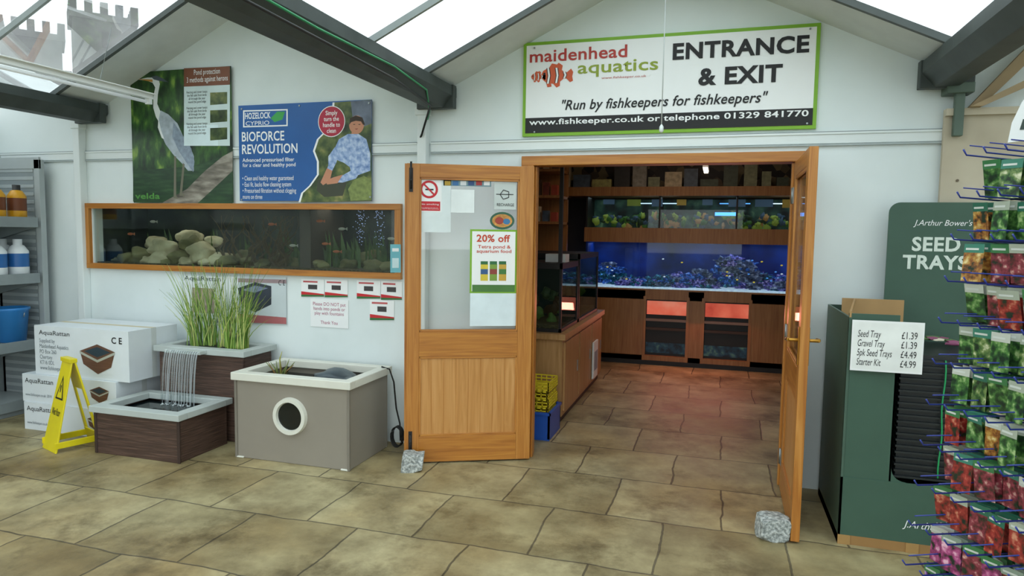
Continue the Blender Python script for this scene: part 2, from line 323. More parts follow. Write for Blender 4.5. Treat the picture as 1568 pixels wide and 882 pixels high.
for cx in (-2.72,-2.56):
    for i in range(60): tk.ball((cx+random.gauss(0,.022),.2+random.random()*.05,1.48+random.random()*.29),.0035,BUB,0,1)
tk.box(-5.21,-2.28,.012,.018,1.28,1.78,TANKGL)
tko=tk.done(.003)
tq=MB('sticker',tko); tq.px([(601,374),(617,374),(617,417),(601,417)],-.036,mat('#6fb7c4',.4)); tq.px([(604,380),(614,380),(614,385),(604,385)],-.037,PAPER); tq.px([(604,395),(614,395),(614,410),(604,410)],-.037,mat('#cfe6ea')); tq.done()

# ================================================================== DOOR FRAME
df=MB('trim_8')
df.box(-1.33,-1.24,-.03,.12,0,2.13,W_door); df.box(.44,.53,-.03,.12,0,2.13,W_door); df.box(-1.33,.53,-.032,.12,2.075,2.14,W_horz)
df.box(-1.24,-1.225,.0,.04,0,2.07,W_door); df.box(.425,.44,0,.04,0,2.07,W_door); df.done(.004)
def leaf(name,hinge,ang,w_=.83,sf=.1):
    o=bpy.data.objects.new(name,None); bpy.context.collection.objects.link(o); o.location=(hinge[0],hinge[1],0.012); o.rotation_euler=(0,0,ang)
    b=MB('leaf_frame',o); h_=2.05; t0,t1=-.022,.022
    b.box(0,.1,t0,t1,0,h_,W_door); b.box(w_-sf,w_,t0,t1,0,h_,W_door); b.box(.1,w_-sf,t0,t1,h_-.09,h_,W_horz); b.box(.1,w_-sf,t0,t1,.74,.91,W_horz); b.box(.1,w_-sf,t0,t1,0,.18,W_horz)
    n=8; sw=(w_-.1-sf)/n
    for i in range(n): b.box(.1+i*sw+.001,.1+(i+1)*sw-.001,-.012,.012,.18,.74,W_panel)
    b.box(.1,w_-sf,-.0105,.0105,.18,.74,W_door)
    for z0,z1 in((.18,.74),(.91,h_-.09)):
        for y0,y1 in((-.02,-.008),(.008,.02)):
            b.box(.1,.112,y0,y1,z0,z1,W_door); b.box(w_-sf-.012,w_-sf,y0,y1,z0,z1,W_door); b.box(.1,w_-sf,y0,y1,z0,z0+.015,W_horz); b.box(.1,w_-sf,y0,y1,z1-.015,z1,W_horz)
    b.done(.002)
    q=MB('glass_pane',o); q.box(.1,w_-sf,-.003,.003,.91,h_-.09,GLASS); q.done()
    h=MB('hinges',o)
    for z in(.2,1.0,1.85): h.cyl((0,-.025,z-.05),(0,-.025,z+.05),.009,STEEL,seg=10); h.box(-.005,.05,-.026,-.022,z-.05,z+.05,STEEL)
    h.done()
    return o
LA=math.atan2(-.365,-.785)
ld=leaf('door_1',(-1.235,-.045),LA,.865,.085)
rd=leaf('door_2',(.455,-.055),math.atan2(-.87,-.012),.83)
Ld=Vector((math.cos(LA),math.sin(LA),0)); Ln=Vector((-math.sin(LA),math.cos(LA),0)); LH=Vector((-1.235,-.045,0.012))
def lm(px,py,off=.024):
    r=Rr*((px-784)/F_)+Uu*((441-py)/F_)+Fw
    p0=LH+Ln*off; t=(p0-CP).dot(Ln)/r.dot(Ln); p=CP+r*t-LH; return p.dot(Ld),p.z
x=MB('rebate_and_bolts',ld); x.box(.865,.88,-.022,-.002,0,2.05,W_door)
for z in(.06,1.86):
    x.box(.825,.85,.022,.03,z,z+.16,BLACK); x.cyl((.838,.034,z-.03 if z<1 else z+.02),(.838,.034,z+.14 if z<1 else z+.2),.007,BLACK,seg=8); x.cyl((.838,.03,z+.08),(.838,.06,z+.08),.006,BLACK,seg=8)
x.done()
nt_=MB('notices',ld)
def lq(a,b,c_,d,m,off=0.0045):
    s0,z1=lm(a,b,off); s1,z0=lm(c_,d,off); nt_.box(s0,s1,off,off+.0005,z0,z1,m); return s0,s1,z0,z1
lq(640,272,690,356,mat('#dfe9ea',.5)); lq(641,273,676,325,PAPER,.0055)
lq(642,308,674,323,RED,.0065)
lq(690,290,726,326,mat('#e8efef',.5)); lq(757,279,790,321,mat('#c9d2cf',.5)); lq(720,449,790,499,mat('#dbe9ee',.5))
lq(720,351,791,449,GREEN); lq(723,354,788,446,PAPER,.0055); lq(723,388,788,400,PAPER,.0058)
lq(723,436,788,447,mat('#4a7a3a',.5),.006)
lq(679,275,752,286,mat('#6f8f98',.5)); 
for i in range(6): lq(681+i*12,277,690+i*12,284,mat(['#bb9933','#3a6ea5','#d9dde0','#2c4a7c','#a83232','#e6e6e6'][i],.5),.0055)
s,z=lm(657,290,.007)
def ring(mb,cx,cz,r0,r1,y,m,n=28):
    for i in range(n):
        a,b=2*math.pi*i/n,2*math.pi*(i+1)/n
        mb.poly([(cx+r0*math.cos(a),y,cz+r0*math.sin(a)),(cx+r1*math.cos(a),y,cz+r1*math.sin(a)),(cx+r1*math.cos(b),y,cz+r1*math.sin(b)),(cx+r0*math.cos(b),y,cz+r0*math.sin(b))],m)
ring(nt_,s,z,.045,.060,.0075,RED); nt_.box(s-.03,s+.025,.0068,.0071,z-.006,z+.004,INK); nt_.poly([(s+.036,.0078,z+.028),(s+.028,.0078,z+.036),(s-.036,.0078,z-.028),(s-.028,.0078,z-.036)],RED)
s,z=lm(769,338,.0055); nt_.disc((s,.0062,z),.085,mat('#2c5d46',.4),ry=.06); nt_.disc((s,.0068,z),.07,mat('#c98f44',.4,var=.4,scale=40),ry=.045); nt_.disc((s+.02,.0073,z),.03,mat('#a33a2a',.4),ry=.025); nt_.disc((s-.03,.0073,z-.005),.025,mat('#3a77a8',.4),ry=.02)
s,z=lm(773,298,.0055); ring(nt_,s,z,.03,.036,.0075,INK,5); nt_.box(s-.06,s+.06,.0068,.007,z-.001,z+.004,INK)
for k,cx in enumerate((741,755,769)):
    lq(cx-5,404,cx+6,430,mat(['#d9c23a','#7a9a3a','#c9a23a'][k],.4),.0062); lq(cx-5,400,cx+6,405,mat('#2a6a3a',.4),.0066); lq(cx-5,412,cx+6,420,mat(['#2f5a8c','#8c3a2f','#3f7a3c'][k],.4),.0067)
nt_.done()
def ltext(body,p0,p1,m,off=.0082,**k):
    s0,z1=lm(*p0,off); s1,z0=lm(*p1,off); text(ld,body,s0,s1,z0,z1,off,m,back=True,**k)
OR=mat('#c9401e',.5,var=0)
ltext('20% off',(730,359),(781,371),OR,bold=.02); ltext('Tetra pond &\naquarium food',(730,375),(783,389),OR,bold=.01)
ltext('No smoking',(644,311),(672,315),PAPER); ltext('It is against the law to\nsmoke in these premises',(644,317),(672,321),PAPER); ltext('RECHARGE',(761,311),(787,316),INK)
hd=MB('handles',rd)
for sgn in(-1,1):
    y=.022*sgn; hd.box(.755,.795,y,y+.006*sgn,.93,1.13,BRASS); hd.cyl((.775,y,1.06),(.775,y+.05*sgn,1.06),.009,BRASS,seg=12)
    hd.tube([(.775,y+.05*sgn,1.06),(.75,y+.055*sgn,1.06),(.69,y+.052*sgn,1.055),(.66,y+.05*sgn,1.045)],[.010,.009,.009,.007],BRASS,8)
hd.done(.002)
ca=MB('door_closer',rd); ca.box(.02,.2,.022,.06,1.95,2.0,STEEL); ca.done(.004)

# ================================================================== ENTRANCE SIGN
sg=MB('entrance_sign'); sx0,sx1,sz0,sz1=-1.33,.55,2.275,2.91
sg.box(sx0,sx1,-.02,0,sz0,sz1,GREEN); sg.box(sx0+.022,sx1-.022,-.023,-.019,sz0+.022,sz1-.022,PAPER); sg.box(sx0+.022,sx1-.022,-.0245,-.022,sz0+.022,2.40,INK)
of=mat('#d0582c',.5,var=.02)
def fish(px,py,r,mb):
    x,z=meas(px,py); y=-.0255; K=lambda pts,o,m: mb.poly([(x+a*r,y-o,z+b*r) for a,b in pts],m)
    K([(-1.6,.15),(-1.35,.6),(-.8,.9),(0,.95),(.7,.75),(1.2,.35),(1.5,.3),(2.0,.7),(2.25,.3),(2.15,-.2),(2.25,-.7),(1.9,-.85),(1.45,-.4),(1.15,-.4),(.6,-.8),(-.1,-.95),(-.9,-.8),(-1.4,-.4)],0,of)
    K([(-.7,.85),(-.3,1.4),(.3,1.25),(.5,1.45),(1.0,1.1),(.9,.6)],.0001,of); K([(-.2,-.85),(.3,-1.4),(.7,-1.2),(.7,-.7)],.0001,of); K([(-1.0,-.7),(-.8,-1.3),(-.3,-1.25),(-.4,-.8)],.0001,of)
    for c0,hh in((-.75,.9),(.25,.88),(1.2,.38)):
        K([(c0-.2,hh),(c0+.2,hh),(c0+.34,0),(c0+.2,-hh),(c0-.2,-hh),(c0-.06,0)],.0006,INK); K([(c0-.11,hh),(c0+.11,hh),(c0+.25,0),(c0+.11,-hh),(c0-.11,-hh),(c0+.03,0)],.001,PAPER)
    mb.disc((x-r*1.2,y-.001,z+r*.25),r*.15,INK,12)
fish(850,117,.058,sg); fish(824,119,.027,sg)
so=sg.done(.002)
dr=mat('#b5352b',.5,var=0); gr=mat('#8fa02c',.5,var=0)
wtext(so,'maidenhead',(813,79),(961,89),-.0262,dr,bold=.015); wtext(so,'aquatics',(886,97),(1008,114),-.0262,gr,bold=.012)
wtext(so,'www.fishkeeper.co.uk',(922,119),(990,120),-.0262,dr)
wtext(so,'ENTRANCE',(1031,68),(1238,82),-.0262,INK,bold=.035); wtext(so,'& EXIT',(1070,106),(1197,127),-.0262,INK,bold=.035)
wtext(so,'"Run by fishkeepers for fishkeepers"',(862,154),(1175,163),-.0262,INK,bold=.014,shear=.25)
wtext(so,'www.fishkeeper.co.uk or telephone 01329 841770',(812,184),(1237,182),-.0262,PAPER,bold=.018)
sm=MB('fixings',so)
for q in((820,75),(1240,46),(820,203),(1235,190)):
    a,b=meas(*q); sm.cyl((a,-.03,b),(a,-.022,b),.006,STEEL,seg=8)
sm.done()

# ================================================================== POSTERS
hp=MB('heron_poster'); x0,x1,z0,z1=-4.72,-3.725,1.815,2.885
hp.box(x0,x1,-.028,-.022,z0,z1,FOLIAGE)
y=-.0285
hp.px([(208,262),(300,255),(360,235),(360,314),(208,309)],y,POOLP)
LOG=ramp_mat('printed_log',[(.3,'#4c463c'),(.5,'#7d766a'),(.7,'#a8a295')],scale=6,stretch=(1,1,4),rough=.4)
hp.px([(252,311),(290,290),(318,262),(345,240),(360,232),(360,262),(330,290),(305,313)],y-.0004,LOG)
HG=mat('#a9b4bd',.4,var=.2,scale=20); HW=mat('#e4e8e8',.4,var=.05); HD=mat('#4b5560',.4)
hp.px([(240,120),(247,121),(249,130),(246,146),(245,160),(250,172),(257,180),(249,190),(243,180),(239,166),(239,150),(242,135),(238,128),(230,125),(216,123),(230,120)],y-.0007,HW)
hp.px([(250,170),(262,176),(276,190),(284,208),(294,222),(301,240),(301,262),(292,262),(282,250),(270,238),(258,222),(250,204),(247,186)],y-.001,HG)
hp.px([(270,188),(284,208),(297,228),(302,248),(300,264),(290,250),(278,232),(268,210)],y-.0013,mat('#8593a3',.4,var=.25,scale=30))
hp.px([(247,182),(251,200),(256,214),(252,212),(246,196)],y-.0014,HW)
hp.px([(236,119),(244,117),(253,121),(262,127),(248,125),(240,123)],y-.0015,HD); hp.px([(214,122),(238,123),(238,127)],y-.0015,mat('#c08a3c',.4))
for q in([(271,240),(274,240),(274,300),(277,305),(270,304)],[(284,250),(287,252),(283,296),(288,300),(279,300)]): hp.px(q,y-.0012,mat('#6d6a58',.4))
hp.px([(286,106),(356,103),(356,224),(286,224)],y-.002,mat('#cfe0e0',.4))
hp.px([(286,106),(356,103),(356,131),(286,134)],y-.0024,mat('#7c4a30',.4)); hp.px([(286,192),(338,192),(338,224),(286,224)],y-.0023,mat('#dceef2',.4))
for i in range(3):
    hp.px([(326,143+i*27),(352,142+i*27),(352,160+i*27),(326,162+i*27)],y-.0026,FOLIAGE2)
hpo=hp.done()
wtext(hpo,'Pond protection\n3 methods against herons',(290,109),(353,127),y-.003,PAPER)
for i in range(3): wtext(hpo,'Netting and cover keeps\nthe fish safe from birds\nall through the year\nround the pond edge',(290,141+i*24),(322,159+i*24),y-.003,INK)
wtext(hpo,'velda',(211,296),(249,305),y-.001,mat('#4f8f3a',.5),bold=.02)

fp=MB('pond_filter_poster'); BL=mat('#1d5a9e',.35,var=.06)
x0=-3.66;x1=-2.49;z0=1.83;z1=2.575
fp.box(x0,x1,-.028,-.022,z0,z1,BL); y=-.0286
fp.px([(514,158),(572,154),(572,308),(462,310),(466,296),(478,285),(490,268),(490,248),(484,232),(490,214),(504,200),(512,180)],y,FOLIAGE2)
fp.px([(540,156),(572,155),(572,190),(545,200)],y-.0003,mat('#6a7486',.4,var=.3,scale=12))
cur=[(514,158),(512,180),(504,200),(490,214),(484,232),(490,248),(490,268),(478,285),(466,296),(462,310)]
for a,b in zip(cur,cur[1:]): fp.px([(a[0]-1.5,a[1]),(a[0]+1.5,a[1]),(b[0]+1.5,b[1]),(b[0]-1.5,b[1])],y-.0006,PAPER)
SK=mat('#c4886a',.5,var=.08); SH=ramp_mat('printed_check_shirt',[(.3,'#5f7fb8'),(.5,'#9db4dc'),(.7,'#cfdcf0')],scale=30,rough=.4); HR=mat('#3a2c22',.6)
fp.px([(514,232),(522,214),(536,206),(552,206),(564,214),(570,236),(570,262),(548,270),(538,256),(530,250),(520,246)],y-.0010,SH)
fp.px([(506,240),(516,226),(524,232),(518,250),(512,262),(504,272),(500,268),(506,254)],y-.0012,SH)
fp.px([(504,258),(512,262),(508,278),(498,284),(494,280)],y-.0013,SK); fp.px([(538,252),(556,262),(548,274),(528,280),(514,280),(512,274),(526,270),(540,262)],y-.0014,SH)
fp.px([(528,268),(520,281),(504,283),(502,277),(514,272)],y-.0015,SK)
fp.px([(541,206),(552,206),(550,198),(543,198)],y-.0013,SK)
xx,zz=meas(549,192); fp.disc((xx,y-.0016,zz),.062,SK,ry=.068); 
fp.px([(538,192),(539,182),(548,178),(558,181),(562,192),(559,192),(556,187),(548,186),(541,188)],y-.0019,HR)
fp.px([(544,191),(547,191),(547,192),(544,192)],y-.002,HR); fp.px([(552,191),(555,191),(555,192),(552,192)],y-.002,HR); fp.px([(546,198),(552,197.5),(549,199.5)],y-.002,mat('#8c3f34'))
fp.px([(490,276),(512,270),(534,280),(528,300),(500,302),(488,292)],y-.0009,mat('#3c3f2e',.4)); fp.px([(536,290),(545,276),(560,270),(572,276),(572,306),(540,308)],y-.0011,mat('#7c8a4a',.4,var=.3,scale=30))
xx,zz=meas(511,187); fp.disc((xx,y-.0022,zz),.116,PAPER); fp.disc((xx,y-.0026,zz),.110,mat('#b01f3a',.4))
fp.px([(376,170),(444,168),(444,194),(376,196)],y-.0005,PAPER); fp.px([(378,172),(442,170),(442,192),(378,194)],y-.0008,BL); fp.px([(418,182),(428,172),(440,172),(436,184),(424,188)],y-.001,mat('#3aa04c',.4))
fpo=fp.done()
wtext(fpo,'HOZELOCK',(379,174),(418,182),y-.0012,PAPER,bold=.02); wtext(fpo,'CYPRIO',(380,187),(416,192),y-.0012,PAPER)
wtext(fpo,'BIOFORCE\nREVOLUTION',(374,203),(459,235),y-.001,PAPER,bold=.015,align='LEFT')
wtext(fpo,'Advanced pressurised filter\nfor a clear and healthy pond',(375,243),(456,257),y-.001,PAPER,align='LEFT',bold=.008)
wtext(fpo,'• Clean and healthy water guaranteed\n• Easi fit, backs flow cleaning system\n• Pressurised filtration without clogging\nmore on three',(375,270),(457,305),y-.001,PAPER,align='LEFT')
wtext(fpo,'Simply\nturn the\nhandle to\nclean',(498,171),(524,204),y-.003,PAPER,bold=.01)
fpp=MB('pins',fpo)
for q in((374,168),(568,159),(570,302),(374,306),(462,163)):
    a,b=meas(*q); fpp.cyl((a,-.034,b),(a,-.028,b),.007,STEEL,seg=8)
fpp.done()

ap=MB('planter_poster')
a=meas(280,419);b=meas(440,497); ap.box(a[0],b[0],-.012,-.008,b[1],a[1],mat('#c9d3d6',.4,var=.06,scale=3)); y=-.0126
ap.px([(283,422),(366,424),(366,492),(283,489)],y,mat('#e6ebec',.4)); ap.px([(366,441),(392,432),(417,438),(417,466),(392,478),(372,468)],y-.0006,mat('#343b46',.4,var=.2)); ap.px([(372,444),(392,437),(412,441),(392,448)],y-.0009,mat('#7d89a0',.4,var=.3,scale=30)); ap.px([(366,480),(440,486),(440,496),(366,493)],y-.0006,mat('#ac6466',.4)); ap.px([(296,440),(330,442),(330,480),(296,478)],y-.0005,mat('#a89a88',.4,var=.3,scale=20))
ap.px([(366,426),(440,428),(440,434),(366,432)],y-.0004,mat('#a08a8e',.4))
apo=ap.done(); wtext(apo,'AquaRattan',(284,422),(340,433),y-.002,mat('#4a5560')); wtext(apo,'C E',(428,429),(438,437),y-.002,INK)
def leafl(name,x0,y0,x1,y1,kind=0):
    m=MB(name); a=meas(x0,y0);b=meas(x1,y1); m.box(a[0],b[0],-.006,-.002,b[1],a[1],PAPER); yy=-.0066
    if kind==0:
        h=y1-y0; m.px([(x0,y1-h*.3),(x1,y1-h*.14),(x1,y1),(x0,y1)],yy,RED); m.px([(x0,y1-h*.12),(x1,y1-h*.08),(x1,y1),(x0,y1)],yy-.0003,mat('#2f6e3a',.5))
        cx=(x0+x1)/2; m.px([(cx-7,y0+h*.32),(cx+7,y0+h*.34),(cx+7,y0+h*.6),(cx-7,y0+h*.58)],yy-.0004,mat('#3d3a3c',.5))
        m.px([(x0+3,y0+h*.1),(x1-10,y0+h*.13),(x1-10,y0+h*.22),(x0+3,y0+h*.19)],yy-.0002,mat('#c05558',.5))
    o=m.done()
    if kind==1: wtext(o,'Please DO NOT put\nhands into ponds or\nplay with fountains\n\nThank You',(x0+4,y0+5),(x1-4,y1-5),yy-.0005,mat('#b05a78',.6))
    return o
leafl('leaflet',462,427,497,454); leafl('leaflet',498,428,533,455); leafl('leaflet',547,429,583,457); leafl('leaflet',584,430,616,459); leafl('leaflet',567,459,604,490); leafl('notice',476,457,534,503,1)

# ================================================================== LEFT SIDE PRODUCTS
S_=.17
sh=MB('gondola_shelving',loc=(S_,0,0)); SG=mat('#a9b1b2',.45,var=.04); SG2=mat('#8b9496',.5)
sh.box(-6.36,-6.33,-2.6,-.06,0,2.2,SG2); 
for y in(-.1,-1.3,-2.55): sh.box(-6.38,-6.3,y-.02,y+.02,0,2.22,SG)
for z in(.12,.62,1.19,1.67):
    sh.box(-6.33,-5.80,-2.6,-.16,z-.03,z,SG); sh.box(-5.81,-5.795,-2.6,-.16,z-.075,z+.012,SG2)
    sh.prism([(-6.33,-.165,z-.03),(-5.81,-.165,z-.03),(-5.81,-.165,z-.07),(-6.33,-.165,z-.2)],(0,.01,0),SG2)
sh.box(-6.33,-5.82,-2.6,-.14,0,.09,SG2)
sh.box(-5.86,-5.80,-.13,-.08,0,2.18,SG); sh.box(-6.38,-5.80,-.13,-.11,2.1,2.2,SG); sh.box(-6.36,-5.86,-.12,-.112,0,2.1,SG2)
for i in range(30): 
    z=.1+i*.068; sh.box(-6.3,-5.88,-.124,-.119,z,z+.03,SG)
sh.done(.003)
def bottle(name,x,y,z,h,r,body,cap,label):
    m=MB(name); m.lathe((x,y,z),[(r*.92,0),(r,.01),(r,h*.22,label),(r*1.005,h*.6),(r,h*.66),(r*.6,h*.82),(r*.42,h*.84,cap),(r*.42,h),(r*.1,h)],body); return m.done()
yb=mat('#d49a1c',.35); wb=mat('#e4e9ec',.35); bb=mat('#2a66a8',.35)
for yy in(-.27,-.46,-.66): bottle('pond_treatment_bottle',-5.73,yy,1.192,.30,.08,wb,wb,bb)
bottle('pond_treatment_bottle',-5.92,-.26,1.192,.30,.08,wb,wb,bb)
for yy in(-.26,-.44,-.62): bottle('plant_feed_bottle',-5.73,yy,1.672,.28,.07,yb,mat('#2a2a28'),mat('#6d3a1c'))
bk=MB('blue_bucket'); bk.lathe((-5.77,-.33,.622),[(.11,0),(.135,.26),(.145,.27),(.145,.29),(.13,.29),(.105,.02)],mat('#2f7fc4',.35)); bk.tube([(-5.77+.14*math.cos(t),-.33+.02,.87-.1*math.sin(t)) for t in [i*math.pi/10 for i in range(11)]],.004,STEEL); bk.done()
CT=mat('#dfe6ea',.55,var=.03)
def carton(name,x0,x1,y0,y1,z0,z1,full=False):
    m=MB(name); m.box(x0,x1,y0,y1,z0,z1,CT)
    m.box(x0,x1,(y0+y1)/2-.025,(y0+y1)/2+.025,z1,z1+.001,mat('#cbbf9a',.4)); m.box(x1,x1+.001,(y0+y1)/2-.025,(y0+y1)/2+.025,z0,z1,mat('#cfd4d2',.4))
    yy=y0-.002
    px,pz=x1-.16-(.14 if full else 0),(z0+z1)/2-(.02 if full else -.01); s=1.0 if full else .55
    m.poly([(px-.17*s,yy,pz+.04*s),(px,yy,pz+.10*s),(px+.17*s,yy,pz+.05*s),(px+.13*s,yy,pz-.07*s),(px,yy,pz-.13*s),(px-.14*s,yy,pz-.06*s)],mat('#6b4a38',.5,var=.2,stretch=(1,1,20)))
    m.poly([(px-.13*s,yy-.001,pz+.04*s),(px,yy-.001,pz+.08*s),(px+.13*s,yy-.001,pz+.045*s),(px,yy-.001,pz-.0*s)],mat('#31404a',.3))
    for q in ([(px-.17*s,pz+.04*s),(px,pz-.02*s)],[(px,pz-.02*s),(px+.17*s,pz+.05*s)]):
        (a,b),(c_,d)=q; m.poly([(a,yy-.0015,b),(c_,yy-.0015,d),(c_,yy-.0015,d-.02*s),(a,yy-.0015,b-.02*s)],mat('#b4b7ac',.5))
    o=m.done(.004)
    if full:
        text(o,'AquaRattan',x0+.05,x0+.36,z1-.08,z1-.035,yy,INK)
        text(o,'Supplied by\nMaidenhead Aquatics\nPO Box 260\nChertsey\nKT16 0DL\nwww.fishkeeper.co.uk',x0+.05,x0+.36,z0+.03,z1-.10,yy,mat('#7c868c'),align='LEFT')
        text(o,'C E',x1-.16,x1-.06,z1-.10,z1-.05,yy,INK,bold=.02)
    else:
        text(o,'AquaRattan',x0+.03,x0+.32,z1-.08,z1-.03,yy,INK); text(o,'www.fishkeeper.co.uk  2014',x0+.03,x0+.3,z0+.04,z0+.07,yy,mat('#7c868c'))
    return o
carton('cardboard_box',-5.22,-4.32,-.66,-.12,0,.220); carton('cardboard_box',-5.24,-4.30,-.65,-.12,.221,.441); carton('cardboard_box',-5.12,-4.19,-.63,-.15,.443,.83,True)
YE=mat('#e3d21c',.4,var=.04)
ws=MB('wet_floor_sign',loc=(-4.49,-.87,0),rz=math.radians(-20)); SD=.15
def slab(mb,x0b,x1b,x0t,x1t,yb,yt,zb,zt,th,m):
    mb.prism([(x0b,yb,zb),(x1b,yb,zb),(x1t,yt,zt),(x0t,yt,zt)],(0,th,0),m)
slab(ws,-.12,.12,-.08,.08,-SD,-.012,0.0,.64,.012,YE)
slab(ws,-.12,-.08,-.08,-.05,SD,.004,0.0,.64,.012,YE); slab(ws,.08,.12,.05,.08,SD,.004,0.0,.64,.012,YE); slab(ws,-.1,.1,-.1,.1,SD,SD-.03,0.0,.1,.012,YE); slab(ws,-.08,.08,-.08,.08,.055,.004,.42,.64,.012,YE)
ws.box(-.085,.085,-.025,.025,.625,.655,YE)
for s_ in(-1,1): ws.box(s_*.115-.006,s_*.115+.006,-SD,SD,.03,.075,YE)
def onf(x,z,o=.0012): return (x,-SD+(z/.64)*(SD-.012)-o,z)
ws.poly([onf(-.065,.36),onf(.065,.36),onf(0,.53)],INK); ws.poly([onf(-.045,.372,.002),onf(.045,.372,.002),onf(0,.50,.002)],YE); ws.poly([onf(-.006,.41,.003),onf(.006,.41,.003),onf(.009,.46,.003),onf(-.009,.46,.003)],INK)
wso=ws.done(.003)
tt=text(wso,'Wet floor',-.07,.07,.25,.3,-.1,INK,bold=.01); tt.rotation_euler=(math.pi/2-.212,0,0); tt.location.y=-SD+.25/.64*(SD-.012)-.004; tt.location.z=.25
# ---- planters
RIM=mat('#b8c0bd',.45,var=.05); WAT=mat('#10181a',.05,var=.3,scale=9,bump=.25)
def planter(name,x0,x1,y0,y1,h,body,rim,rw=.055,ro=.03,wl=.06,rh=.045):
    m=MB(name); b=.02
    m.box(x0,x1,y0,y0+b,.0,h-rh,body); m.box(x0,x1,y1-b,y1,.0,h-rh,body); m.box(x0,x0+b,y0+b,y1-b,0,h-rh,body); m.box(x1-b,x1,y0+b,y1-b,0,h-rh,body); m.box(x0+b,x1-b,y0+b,y1-b,.02,.04,BLACK)
    for q in((x0-ro,x1+ro,y0-ro,y0+rw),(x0-ro,x1+ro,y1-rw,y1+ro),(x0-ro,x0+rw,y0+rw,y1-rw),(x1-rw,x1+ro,y0+rw,y1-rw)): m.box(*q,h-rh,h,rim)
    m.box(x0+b,x1-b,y0+b,y1-b,.05,h-wl-.01,BLACK); m.box(x0+b,x1-b,y0+b,y1-b,h-wl-.01,h-wl,WAT)
    return m
lp=planter('lower_pond_planter',-4.19,-3.47,-.93,-.45,.345,W_rattan,RIM); 
for x,y in((-4.19,-.93),(-3.47,-.93)): lp.box(x-.012,x+.012,y-.006,y+.006,0,.3,mat('#3a2a24',.5))
lp.done(.004)
up=planter('upper_pond_planter',-4.13,-3.36,-.40,-.06,.70,W_rattan,RIM,wl=.03)
up.box(-3.99,-3.66,-.50,-.36,.665,.69,RIM)
up.done(.004)
wf=MB('waterfall'); random.seed(3)
WA=mat('#dfe8ec',.15,alpha=.4); WB=mat('#f0f5f7',.15,alpha=.75)
for k in range(30):
    xa=-3.975+k*.0102; w1=random.uniform(.007,.013); dx=random.uniform(-.012,.012); top=[(-.50,.69),(-.515,.68),(-.53,.63),(-.545,.52),(-.555,.40),(-.56,.292)]
    for (ya,za),(yb_,zb_) in zip(top,top[1:]):
        t0=(.69-za)/.4;t1=(.69-zb_)/.4
        wf.poly([(xa+dx*t0,ya,za),(xa+w1+dx*t0,ya,za),(xa+w1+dx*t1,yb_,zb_),(xa+dx*t1,yb_,zb_)],(WB if k%6==0 else WA) if k%2 else WATERF)
for k in range(40): wf.ball((-3.83+random.gauss(0,.09),-.56+random.gauss(0,.02),.289),random.uniform(.003,.008),mat('#c6d0d2',.2),0,1)
wf.done()
gp=MB('pond_grass'); random.seed(11); GMS=[mat('#6d8f34',.5,var=.2),mat('#8aa64a',.5,var=.2),mat('#50752a',.5,var=.2),mat('#b0b868',.5,var=.2)]
gp.lathe((-3.74,-.22,.60),[(.09,0),(.13,.08),(.13,.09),(.02,.09)],BLACK,16)
for k in range(230):
    cx=random.choice((-3.94,-3.80,-3.64,-3.52)); bx=cx+random.gauss(0,.03); by=-.22+random.gauss(0,.03); h=random.uniform(.3,.70); lean=random.gauss(0,.09)+(cx+3.70)*.4; ly=random.gauss(0,.045); wd=random.uniform(.003,.0055)
    m=random.choice(GMS); n=5; prev=None; droop=random.random()*.06
    for i in range(n+1):
        t=i/n; px_=bx+lean*t**1.6*1.3; py_=by+ly*t**1.6; pz=.68+h*t-droop*t**3; ww=wd*(1-t*.9)
        cur_=(gp.v((px_-ww,py_,pz)),gp.v((px_+ww,py_+.002,pz)))
        if prev: gp.face([prev[0],prev[1],cur_[1],cur_[0]],m)
        prev=cur_
gp.done()
GP=mat('#8f887c',.5,var=.04,scale=3); CR=mat('#dcdcd0',.4,var=.04)
pl=planter('pond_planter_window',-3.20,-2.31,-.68,-.12,.61,GP,CR,rw=.05,ro=.025,wl=.1,rh=.055)
cx,cz=-2.755,.335
ym=-.69
for i in range(40):
    a,b=2*math.pi*i/40,2*math.pi*(i+1)/40
    for (ra,ya),(rb,yb2) in (((.095,ym+.0),(.10,ym-.02)),((.10,ym-.02),(.125,ym-.02)),((.125,ym-.02),(.13,ym+.01))):
        pl.face([pl.v((cx+ra*math.cos(a),ya,cz+ra*math.sin(a))),pl.v((cx+rb*math.cos(a),yb2,cz+rb*math.sin(a))),pl.v((cx+rb*math.cos(b),yb2,cz+rb*math.sin(b))),pl.v((cx+ra*math.cos(b),ya,cz+ra*math.sin(b)))],CR,True)
pl.disc((cx,ym,cz),.1,mat('#0f1513',.05,var=.3),40)
for x in(-3.2,-2.31): pl.box(x-.01,x+.01,-.69,-.67,0,.56,mat('#7d776c',.5))
for x,y in((-3.17,-.66),(-2.34,-.66),(-2.34,-.16)): pl.box(x-.03,x+.03,y-.03,y+.03,-.0,.012,CR)
ps=pl.done(.005)
st=MB('planter_stone'); st.ball((-2.62,-.35,.545),(.17,.11,.06),mat('#3f4a50',.4,var=.3,bump=.3),.4,3,4); st.ball((-2.45,-.42,.53),(.09,.09,.04),mat('#4d5a60',.4,var=.3),.4,3,9); st.done()
sp=MB('sprouting_plant'); 
for k in range(9):
    a=k*.7; sp.tube([(-3.02+.02*math.cos(a),-.42+.02*math.sin(a),.5),(-3.02+.05*math.cos(a),-.42+.05*math.sin(a),.58),(-3.02+.11*math.cos(a),-.42+.08*math.sin(a),.63+.012*(k%4))],[.008,.006,.002],mat('#6d7a3c',.6) if k%3 else mat('#8c6a3c',.6),5)
sp.tube([(-3.03,-.4,.5),(-3.04,-.4,.66),(-3.02,-.4,.72)],[.007,.005,.002],mat('#a8a850',.6),5); sp.lathe((-3.02,-.42,.50),[(.09,0),(.1,.03),(.02,.03)],BLACK,12); sp.done()
